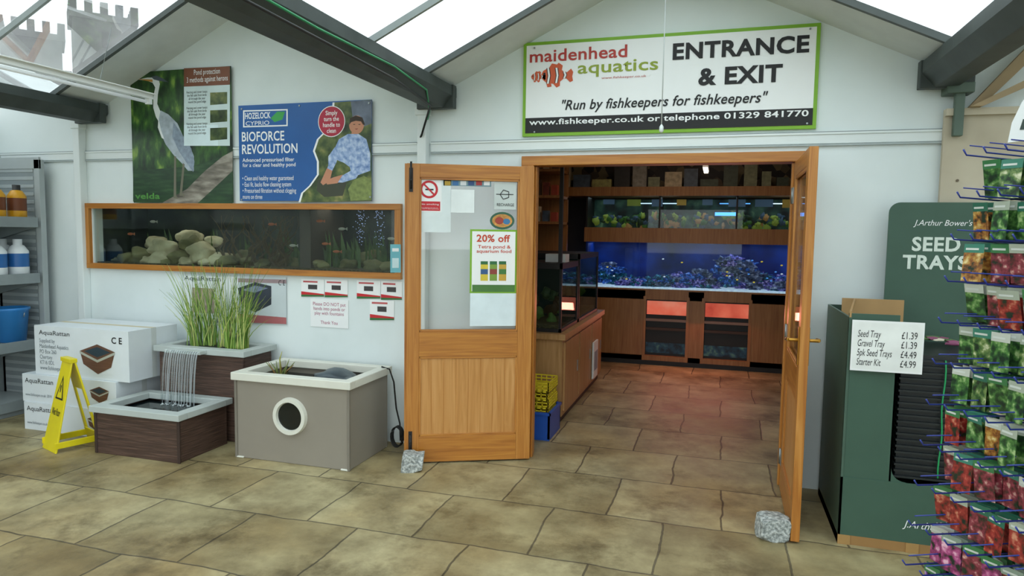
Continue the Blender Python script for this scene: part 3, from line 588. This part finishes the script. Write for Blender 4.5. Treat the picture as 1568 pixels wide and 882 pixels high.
cbl=MB('power_cable'); cbl.tube([(-2.32,-.2,.62),(-2.27,-.17,.60),(-2.25,-.14,.5),(-2.24,-.12,.3),(-2.22,-.1,.18),(-2.2,-.13,.06)],.006,BLACK)
for i in range(3): cbl.tube([(-2.21+.045*math.cos(t),-.14-.02*i,.10+.075*math.sin(t)) for t in [j*math.pi/9 for j in range(19)]],.005,BLACK)
cbl.done()
GRN=ramp_mat('granite_speckle',[(.35,'#757b79'),(.5,'#a0a6a3'),(.62,'#c8ccc9')],scale=60,rough=.7,bump=.5)
def granite(x,y,r,an):
    m=MB('granite_door_stop',loc=(x,y,0),rz=an); m.ball((0,0,r*.74),(r*1.3,r*1.2,r*1.05),GRN,.35,4,int(x*10)); o=m.done()
    c_=Vector((0,0,r*.74))
    for v in o.data.vertices:
        d=v.co-c_
        for a,l in((0,.88),(1,.80),(2,.74)): d[a]=max(-r*l,min(r*l,d[a]))
        d.x+=d.z*.12; v.co=c_+d; v.co.z=max(v.co.z,0)
    for p in o.data.polygons: p.use_smooth=False
granite(-1.92,-.515,.08,.35); granite(.335,-.84,.083,.2)

# ================================================================== SHOP INTERIOR
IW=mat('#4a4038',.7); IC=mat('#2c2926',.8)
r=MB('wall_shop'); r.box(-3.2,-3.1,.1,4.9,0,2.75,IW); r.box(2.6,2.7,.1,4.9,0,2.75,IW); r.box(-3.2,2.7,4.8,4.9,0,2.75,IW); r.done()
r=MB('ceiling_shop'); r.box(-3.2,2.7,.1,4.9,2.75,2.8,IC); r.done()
YB=3.9
bt=MB('aquarium_display_bank')
bt.box(-1.6,2.0,YB+.06,4.5,0,.93,W_int)
for a,b in((-1.6,-.84),(-.32,-.14),(.40,2.0)): bt.box(a,b,YB,YB+.07,.06,.93,W_int)
bt.box(-1.6,2.0,YB,YB+.07,.82,.95,W_int); bt.box(-1.6,2.0,YB,YB+.07,.06,.12,W_int); bt.box(-1.6,2.0,YB+.02,YB+.07,0,.06,BLACK)
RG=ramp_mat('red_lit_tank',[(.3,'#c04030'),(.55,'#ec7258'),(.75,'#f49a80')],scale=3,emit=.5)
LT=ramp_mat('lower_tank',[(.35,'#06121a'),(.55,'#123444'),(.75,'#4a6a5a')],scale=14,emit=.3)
for a,b in((-.84,-.32),(-.14,.40)):
    bt.box(a,b,YB+.055,YB+.058,.12,.82,BLACK); bt.box(a+.02,b-.02,YB+.05,YB+.054,.63,.80,RG); bt.box(a,b,YB+.02,YB+.055,.55,.58,mat('#8c6a5a',.4,emit=.05)); bt.box(a,b,YB+.02,YB+.055,.44,.47,mat('#3b2a1c'))
    bt.box(a+.02,b-.02,YB+.05,YB+.054,.15,.28,LT)
for a in (-.86,-.34,-.16,.38): bt.box(a,a+.035,YB-.008,YB,.06,.86,wood('beech_edge','#8a5a2e','#9c6a38','#ac7a44'))
BLU=ramp_mat('marine_blue',[(.3,'#030a2c'),(.5,'#071e60'),(.75,'#123e9c')],scale=2,emit=.36)  # back pane is no lamp; blue tank glow put into its emission
bt.box(-1.6,2.0,4.46,4.48,.95,1.52,BLU); bt.box(-1.6,-1.58,YB+.02,4.46,.95,1.52,BLU)
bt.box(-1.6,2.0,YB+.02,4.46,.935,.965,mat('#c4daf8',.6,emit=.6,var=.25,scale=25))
REEF=[ramp_mat('reef_rock_a',[(.3,'#050c28'),(.45,'#12306c'),(.6,'#3468c0'),(.75,'#b4d0f8')],scale=26,rough=.8,emit=.35,bump=.5),  # reef rocks glow too, blue tank light put into colour and emission
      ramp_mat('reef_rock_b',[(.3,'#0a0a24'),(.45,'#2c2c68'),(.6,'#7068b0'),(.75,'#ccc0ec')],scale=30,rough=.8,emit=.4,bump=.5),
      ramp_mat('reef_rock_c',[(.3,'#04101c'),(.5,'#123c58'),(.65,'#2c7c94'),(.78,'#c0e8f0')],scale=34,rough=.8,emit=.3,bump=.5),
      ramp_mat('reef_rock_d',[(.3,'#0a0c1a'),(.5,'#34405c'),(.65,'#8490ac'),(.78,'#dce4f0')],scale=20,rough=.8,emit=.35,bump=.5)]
random.seed(5)
for i in range(150):
    xx=random.uniform(-1.55,1.5); hh=max(.03,.17+.14*math.sin(xx*3.4+1.0)+.05*math.sin(xx*9)); rr=random.uniform(.06,.12)
    bt.ball((xx,random.uniform(4.10,4.35),.97+random.random()*hh),(rr,.06,rr*random.uniform(.4,.7)),random.choice(REEF),1.0,3,i,2.4)
for i in range(26):
    xx=random.uniform(-1.5,1.4); zz=1.05+random.random()*.3; FM=mat(random.choice(['#e8c83a','#5aa0ff','#e0e8f8']),.5,emit=.6,var=.1)
    bt.ball((xx,4.02,zz),(.016,.005,.009),FM,0,1)
bt.box(-1.6,2.0,YB+.012,YB+.02,.95,1.52,TANKGL)
bt.box(-1.62,2.0,YB-.02,4.5,1.52,1.70,W_int)
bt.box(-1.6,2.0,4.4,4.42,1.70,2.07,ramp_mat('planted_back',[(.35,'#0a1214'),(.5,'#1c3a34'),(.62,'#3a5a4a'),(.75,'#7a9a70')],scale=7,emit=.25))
PLN=[mat('#3f6a2e',.6,emit=.15),mat('#8a9f43',.6,emit=.18),mat('#2a4230',.6,emit=.12),mat('#a8804c',.6,emit=.15),mat('#3a5268',.6,emit=.15)]  # emissive plants, lit look put into the material
for i in range(170):
    xx=random.uniform(-1.55,1.4); bt.ball((xx,4.15+random.random()*.1,1.71+random.random()*.16),(random.uniform(.02,.05),.03,random.uniform(.02,.05)),random.choice(PLN),.9,2,i,2)
bt.box(-1.6,2.0,YB+.03,YB+.035,1.70,2.09,TANKGL)
for x in(-1.6,-.7,.2,1.1): bt.box(x-.01,x+.01,YB+.02,4.4,1.70,2.09,BLACK)
for a,b,c_ in((-1.0,-.5,'#b8d4f8'),(0,.35,'#5aa0ff'),(.6,1.0,'#d0e0ff')): bt.box(a,b,YB+.12,YB+.15,2.0,2.01,mat(c_,.3,emit=2,var=0))
bt.box(-.05,.2,YB+.13,YB+.16,1.86,1.90,mat('#4a94ff',.3,emit=3,var=0))
for i in range(9):
    xx=-1.4+i*.3; bt.box(xx,xx+random.uniform(.1,.2),YB+.04,YB+.045,1.95+random.random()*.04,2.05,mat(random.choice(['#b89a4c','#8ca04c','#c8c8b8','#5a7aa0']),.5,emit=.15))
bt.box(-1.96,2.0,YB-.04,4.5,2.09,2.2,W_int)
bt.box(-1.96,2.0,4.3,4.32,2.2,2.7,ramp_mat('top_shelf_goods',[(.2,'#14100c'),(.45,'#302619'),(.6,'#50442f'),(.8,'#8a7c56')],scale=9,kind='vor'))
BOXM=[mat(c,.5,var=.3,scale=20) for c in('#7d8466','#3c4a3a','#8c8a80','#4a3a2c','#9c9a5c','#4a5a6a','#2a2a2a','#b8aa8a','#7a3a2c')]
xx=-1.9
while xx<1.9:
    wd=random.uniform(.08,.26); bt.box(xx,xx+wd-.02,YB,YB+.1,2.2,2.2+random.uniform(.08,.28),random.choice(BOXM)); xx+=wd+random.uniform(0,.06)
bt.done()
gd=MB('shelf_stock'); 
for z in(1.75,2.05,2.35):
    gd.box(-3.05,-1.75,3.0,3.5,z-.03,z,W_int)
    for i in range(12): xx=-2.95+i*.1; gd.box(xx,xx+.07,3.02,3.1,z,z+random.uniform(.1,.2),random.choice(BOXM+[mat('#b8962c',.5),mat('#a0422c',.5)]))
gd.box(-3.05,-1.75,3.45,3.5,0,2.5,W_int); gd.done()
sc_=MB('shop_counter_cabinet')
sc_.box(-2.0,-1.22,.92,2.9,.06,.72,W_cab); sc_.box(-1.98,-1.24,.95,2.88,0,.06,BLACK); sc_.box(-2.05,-1.19,.89,2.95,.72,.77,W_cab)
for k in range(3): 
    y0=.98+k*.64; sc_.box(-1.222,-1.205,y0,y0+.6,.10,.69,W_cab); sc_.box(-1.205,-1.198,y0+.52,y0+.54,.35,.45,STEEL)
sc_.box(-1.198,-1.18,2.25,2.5,.12,.50,WHITE); sc_.box(-1.18,-1.178,2.28,2.47,.2,.4,mat('#8fa0b0'))
sc_.done(.004)
ct=MB('counter_aquariums')
for y0,y1,z1 in((.98,1.7,1.36),(1.75,2.8,1.42)):
    for a,b,c_,d in((-1.95,-1.93,y0,y1),(-1.27,-1.25,y0,y0+.02),(-1.27,-1.25,y1-.02,y1),(-1.95,-1.93,y0,y0+.02)): ct.box(a,b,c_,d,.77,z1,BLACK)
    ct.box(-1.95,-1.25,y0,y1,z1-.05,z1,BLACK); ct.box(-1.95,-1.25,y0,y1,.77,.80,BLACK)
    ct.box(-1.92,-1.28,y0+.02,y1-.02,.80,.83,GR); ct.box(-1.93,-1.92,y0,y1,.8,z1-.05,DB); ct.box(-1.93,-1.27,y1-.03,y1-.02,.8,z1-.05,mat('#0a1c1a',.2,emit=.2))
    ct.box(-1.262,-1.258,y0,y1,.8,z1-.05,TANKGL); ct.box(-1.93,-1.26,y0+.005,y0+.009,.8,z1-.05,TANKGL)
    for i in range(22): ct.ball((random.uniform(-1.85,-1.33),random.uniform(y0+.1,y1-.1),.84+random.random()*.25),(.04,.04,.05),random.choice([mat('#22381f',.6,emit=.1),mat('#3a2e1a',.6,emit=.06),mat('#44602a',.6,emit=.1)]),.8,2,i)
ct.box(-1.45,-1.27,1.2,1.35,1.36,1.43,mat('#d8dcd8',.4)); ct.box(-1.29,-1.26,1.0,1.03,1.36,2.6,BLACK); ct.done()
bc=MB('shop_crate'); CB=mat('#1c4fa8',.4); CY=mat('#d8c428',.4)
def crate(m,x0,x1,y0,y1,z0,z1,mt,n=7,rows=4):
    m.box(x0,x1,y0,y1,z0,z0+.01,mt)
    for z in [z0+(z1-z0)*k/rows for k in range(rows+1)]:
        for q in((x0,x1,y0,y0+.008),(x0,x1,y1-.008,y1),(x0,x0+.008,y0,y1),(x1-.008,x1,y0,y1)): m.box(*q,z-.004 if z>z0 else z,z+.004,mt)
    for i in range(n+1):
        a=x0+(x1-x0-.008)*i/n; b=y0+(y1-y0-.008)*i/n
        m.box(a,a+.008,y0,y0+.006,z0,z1,mt); m.box(a,a+.008,y1-.006,y1,z0,z1,mt); m.box(x0,x0+.006,b,b+.008,z0,z1,mt); m.box(x1-.006,x1,b,b+.008,z0,z1,mt)
bc.box(-1.58,-1.20,.42,.80,0,.012,CB)
for q in((-1.58,-1.20,.42,.435),(-1.58,-1.20,.785,.80),(-1.58,-1.565,.42,.80),(-1.215,-1.20,.42,.80)): bc.box(*q,.012,.22,CB)
bc.box(-1.59,-1.19,.41,.42,.2,.22,CB); bc.box(-1.59,-1.19,.80,.81,.2,.22,CB); bc.box(-1.20,-1.19,.41,.81,.2,.22,CB)
for k in range(4): crate(bc,-1.55+.01*(k%2),-1.23+.01*(k%2),.45,.77,.17+k*.065,.25+k*.065,CY,7,3)
bc.done()
lamp=MB('shop_ceiling_lamp'); lamp.box(-.17,-.12,2.25,2.75,2.27,2.30,WHITE); lamp.box(-.165,-.125,2.26,2.74,2.255,2.27,mat('#fff0d8',.3,emit=6,var=0))
for y in (2.35,2.65): lamp.tube([(-.145,y,2.30),(-.145,y,2.75)],.004,STEEL)
lamp.done()

# ================================================================== RIGHT SIDE
DG=mat('#3d5b4c',.5,var=.05); DG2=mat('#2c4438',.55); KR=mat('#b08c5c',.7)
sd=MB('seed_tray_display')
sd.box(.66,1.36,-.80,-.08,0,.05,mat('#9a7444',.7)); 
for x in(.66,.98,1.30): sd.box(x,x+.06,-.805,-.08,0,.05,mat('#a8834e',.7))
sd.box(.66,1.36,-.80,-.79,.05,.36,DG); sd.box(.66,.672,-.80,-.08,.05,1.20,mat('#466052',.5,var=.05)); sd.box(.67,1.36,-.10,-.08,.05,1.20,DG2); sd.box(1.348,1.36,-.80,-.08,.05,.5,DG2)
cv=[(.66,-.795,.3),(1.0,-.795,.34)]
for k in range(7):
    a=math.pi*1.5-k*math.pi/12; cv.append((.895+.07+.07*math.cos(a),-.795,.36+.07+.07*math.sin(a)))
cv+=[(.895,-.795,1.22),(.66,-.795,1.22)]
sd.prism(cv,(0,.012,0),DG)
sd.box(.885,.895,-.795,-.2,.36,1.0,DG2)
sd.prism([(.66,-.80,1.20),(.76,-.32,1.25),(.76,-.32,1.26),(.66,-.80,1.23)],(.01,0,0),KR); sd.box(.70,1.02,-.32,-.31,1.0,1.26,KR)
BT=mat('#1d2324',.4,var=.2)
for i in range(20): sd.box(.91,1.33,-.78,-.2,.38+i*.032,.38+i*.032+.010,BT); sd.box(.92,1.32,-.76,-.22,.38+i*.032+.010,.38+i*.032+.032,BT)
for i in range(9): sd.box(.69,.87,-.76,-.3,.9+i*.02,.9+i*.02+.01,BT)
for i in range(14): sd.ball((.96+random.random()*.3,-.5+random.random()*.2,1.04+random.random()*.03),(.04,.02,.01),mat(random.choice(['#8c4a6a','#cfc8b0','#5c7a4a'])),.5,1,i)
sd.tube([(1.11,-.785,1.0)]+[(1.11+.004*math.sin(i),-.788,1.0-i*.05) for i in range(13)],.004,mat('#1c9a5a',.4),6)
n=[]; x0,x1,zt=.96,1.50,1.82
for k in range(9):
    a=math.pi-k*math.pi/16; n.append((x0+.06+.06*math.cos(a),-.12,zt-.06+.06*math.sin(a)))
for k in range(9):
    a=math.pi/2-k*math.pi/16; n.append((x1-.06+.06*math.cos(a),-.12,zt-.06+.06*math.sin(a)))
n+=[(x1,-.12,.9),(x0,-.12,.9)]
sd.prism(n,(0,.012,0),DG)
sdo=sd.done(.002)
text(sdo,"J.Arthur Bower's",1.09,1.39,1.675,1.72,-.122,PAPER,shear=.3); text(sdo,'SEED\nTRAYS',1.045,1.38,1.43,1.62,-.122,mat('#dbe6dc'),bold=.03,align='CENTER')
text(sdo,"J.Arthur Bower's",.96,1.30,.12,.17,-.803,PAPER,shear=.3)
pr=MB('price_card'); pr.box(.672,1.0,-.82,-.816,.93,1.19,PAPER); pr.box(.68,.992,-.8205,-.82,.94,1.18,mat('#eef1ee',.5)); pro=pr.done()
text(pro,'Seed Tray\nGravel Tray\n5pk Seed Trays\nStarter Kit',.70,.86,.96,1.14,-.8215,INK,align='LEFT',shear=.2); text(pro,'£1.39\n£1.39\n£4.49\n£4.99',.90,.97,.96,1.14,-.8215,INK)
cp=MB('plywood_panel'); PLY=ramp_mat('plywood',[(.3,'#b9ae98'),(.6,'#c8bea8'),(.8,'#d4cbb8')],scale=3,rough=.7)
cp.box(1.235,2.4,-.05,-.02,0,2.32,PLY); cp.box(1.235,2.4,-.08,-.02,2.32,2.36,PLY)
for x,z in((1.32,2.25),(1.32,1.95),(1.8,2.25)): cp.cyl((x,-.055,z),(x,-.05,z),.008,mat('#6a5c48'),seg=8)
cp.done()
br=MB('timber_brace'); br.prism([(1.34,-.06,2.36),(1.40,-.06,2.36),(1.75,-.06,2.75),(1.66,-.06,2.75)],(0,-.04,0),mat('#a08a68',.7)); br.prism([(1.34,-.1,2.36),(1.40,-.1,2.36),(1.95,-.1,2.62),(1.95,-.1,2.68)],(0,-.03,0),mat('#b09a78',.7)); br.done()
# --------------- seed packet rack
random.seed(21)
rk=MB('seed_packet_rack'); WR=mat('#26378c',.35,var=.05); nrm=Vector((-.88,-.47,0)); al=Vector((.47,-.88,0)); B0=Vector((.905,-2.18,0))
def pm_(a,b,c_): return ramp_mat('seed_packet_print',[(.36,'#1a2c1c'),(.47,a),(.58,b),(.7,c_)],scale=46,rough=.3,detail=3)
TOM=[pm_('#7c2420','#a23a30','#d09070'),pm_('#6c2a30','#94404a','#d8b0a0'),pm_('#8c5424','#b4883e','#e0cc90')]
GRNP=[pm_('#2c5028','#52803e','#a4bc80'),pm_('#3a602e','#788e52','#dcdcb8'),pm_('#5a665a','#98a490','#dcdcd0')]
FLW=[pm_('#5c2c78','#8a50a4','#d0b4dc'),pm_('#8c3464','#b85888','#e8b8c8'),pm_('#a07e24','#d0b444','#ecdfa0'),pm_('#702440','#983a54','#d08a8a')]
TIER=[GRNP,GRNP+TOM,TOM,GRNP+TOM[:2],GRNP+TOM[2:],GRNP,TOM+GRNP,TOM,TOM+FLW[3:],TOM[:2]+FLW[1:2],FLW,FLW]
PT=[mat(c,.3,var=.05) for c in('#3d7f6a','#2f6a54','#c4c8bc','#3f7a4a','#a8b09e','#8a9a8a')]
for k in range(14):
    z=1.84-k*.124; ex=k*.012
    a=B0; b=B0+al*.95; rk.tube([(a.x,a.y,z),(b.x,b.y,z)],.004,WR,6)
    for c in range(13):
        base_=B0+al*(c*.067+.01); L_=.25+ex; tip=base_+nrm*L_
        rk.tube([(base_.x,base_.y,z),(tip.x,tip.y,z+.012),(tip.x+nrm.x*.012,tip.y+nrm.y*.012,z+.028)],.0026,WR,5)
        rk.tube([(base_.x,base_.y,z+.03),(tip.x-nrm.x*.01,tip.y-nrm.y*.01,z+.04)],.0020,WR,5)
        P_=TIER[k%len(TIER)]; pm=random.choice(P_); pt=random.choice(PT); nn=random.randint(5,9)
        for j in range(nn):
            d=L_-random.uniform(.07,.10) -j*.016 if j==0 else L_-.09-j*.016; c0=base_+nrm*d; w_=.029; tw=random.uniform(-.3,.2)
            av=(al+nrm*tw).normalized(); zt=z+.003-random.random()*.008; tl=nrm*random.uniform(-.01,.025)
            def q(u,vz,o=0): 
                pt_=c0+av*u-tl*(zt-vz)/.11+nrm*o; return (pt_.x,pt_.y,vz)
            zb=zt-.112
            rk.poly([q(-w_,zb),q(w_,zb),q(w_,zt),q(-w_,zt)],pm)
            rk.poly([q(-w_,zt-.026,.0008),q(w_,zt-.026,.0008),q(w_,zt,.0008),q(-w_,zt,.0008)],pt)
            if j<2: rk.poly([q(-w_*.8,zt-.018,.0016),q(w_*.5,zt-.018,.0016),q(w_*.5,zt-.012,.0016),q(-w_*.8,zt-.012,.0016)],mat('#cfd4cc',.4))
for t in(0,.45,.95):
    a=B0+al*t; rk.cyl((a.x,a.y,0),(a.x,a.y,1.95),.012,WR,seg=10)
a=B0;b=B0+al*.95; rk.tube([(a.x,a.y,1.95),(b.x,b.y,1.95)],.012,WR,8)
f0=B0+nrm*.3; f1=B0+al*.95+nrm*.3
for p_,q_ in((B0,f0),(B0+al*.95,f1),(f0,f1)): rk.tube([(p_.x,p_.y,.012),(q_.x,q_.y,.012)],.012,WR,8)
hb0=B0-al*.03+nrm*.06
rk.prism([tuple(hb0+al*(.5+.5*math.cos(t))+Vector((0,0,1.90+.30*math.sin(t)))) for t in [i*math.pi/16 for i in range(17)]],tuple(nrm*.006),PAPER)
DB_=mat('#3a4a44',.5)
for i in range(14):
    t=math.pi-.12-i*.2
    pts=[]
    for (rr,dt) in((.80,0),(.93,0),(.93,-.11),(.80,-.11)): pts.append(tuple(hb0+nrm*.0075+al*(.5+.5*rr*math.cos(t+dt))+Vector((0,0,1.90+.30*rr*math.sin(t+dt)))))
    rk.poly(pts,DB_)
rk.done()
# ================================================================== OUTSIDE
CS=ramp_mat('castle_stone',[(.3,'#30322e'),(.5,'#484a44'),(.7,'#5c5e56')],scale=1.2,rough=.9)
cs=MB('castle_tower')
def tower(x,y,w_,h_,ang):
    cs.M=Matrix.Translation((x,y,0))@Matrix.Rotation(ang,4,'Z'); s=w_/2
    cs.box(-s,s,-s,s,0,h_,CS); cs.box(-s*1.12,s*1.12,-s*1.12,s*1.12,h_,h_+.5,CS)
    n=5; st_=2*s*1.12/(2*n-1)
    for i in range(n):
        a=-s*1.12+2*i*st_
        for q in((a,a+st_,-s*1.12,-s*1.12+.5),(a,a+st_,s*1.12-.5,s*1.12),(-s*1.12,-s*1.12+.5,a,a+st_),(s*1.12-.5,s*1.12,a,a+st_)): cs.box(*q,h_+.5,h_+1.4,CS)
    for zz in(h_-2,h_-5): cs.box(-.2,.2,-s-.05,-s,zz,zz+1.2,BLACK)
    cs.M=Matrix()
tower(-54.9,39.1,4.1,16.7,.89); tower(-48.6,40.2,4.2,17.8,.89); tower(-52,42,8,12.5,.89)
cs.done()
gr_=MB('ground'); gr_.box(-120,60,-60,120,-.5,-.12,mat('#5a6650',.9)); gr_.done()

# ================================================================== LIGHT
wd_=bpy.data.worlds.new('overcast_sky'); sc.world=wd_; wd_.use_nodes=True; nt=wd_.node_tree; bg=nt.nodes['Background']
tc=nt.nodes.new('ShaderNodeTexCoord'); n=nt.nodes.new('ShaderNodeTexNoise'); n.inputs['Scale'].default_value=2; rp=nt.nodes.new('ShaderNodeValToRGB')
rp.color_ramp.elements[0].color=(.80,.89,.95,1); rp.color_ramp.elements[1].color=(.95,1,1,1)
nt.links.new(tc.outputs['Generated'],n.inputs['Vector']); nt.links.new(n.outputs['Fac'],rp.inputs[0]); nt.links.new(rp.outputs[0],bg.inputs[0]); bg.inputs[1].default_value=2.35
def area(name,loc,rot,sx,sy,e,col):
    l=bpy.data.lights.new(name,'AREA'); l.shape='RECTANGLE'; l.size=sx; l.size_y=sy; l.energy=e; l.color=col
    o=bpy.data.objects.new(name,l); bpy.context.collection.objects.link(o); o.location=loc; o.rotation_euler=rot; return o
area('shop_light',(-.3,2.2,2.7),(0,0,0),1.6,1.8,14,(1,.74,.58))
area('marine_tank_light',(-.3,4.15,1.5),(0,0,0),3,.3,6,(.42,.58,1))
area('planted_tank_light',(-.3,4.1,2.08),(0,0,0),3,.2,2.4,(.8,.9,1))
area('red_tank_light',(-.2,3.8,.7),(math.radians(-55),0,0),1.2,.12,5,(1,.28,.2))
area('wall_tank_light',(-3.7,.3,1.78),(0,0,0),2.6,.2,3.0,(1,.95,.8))
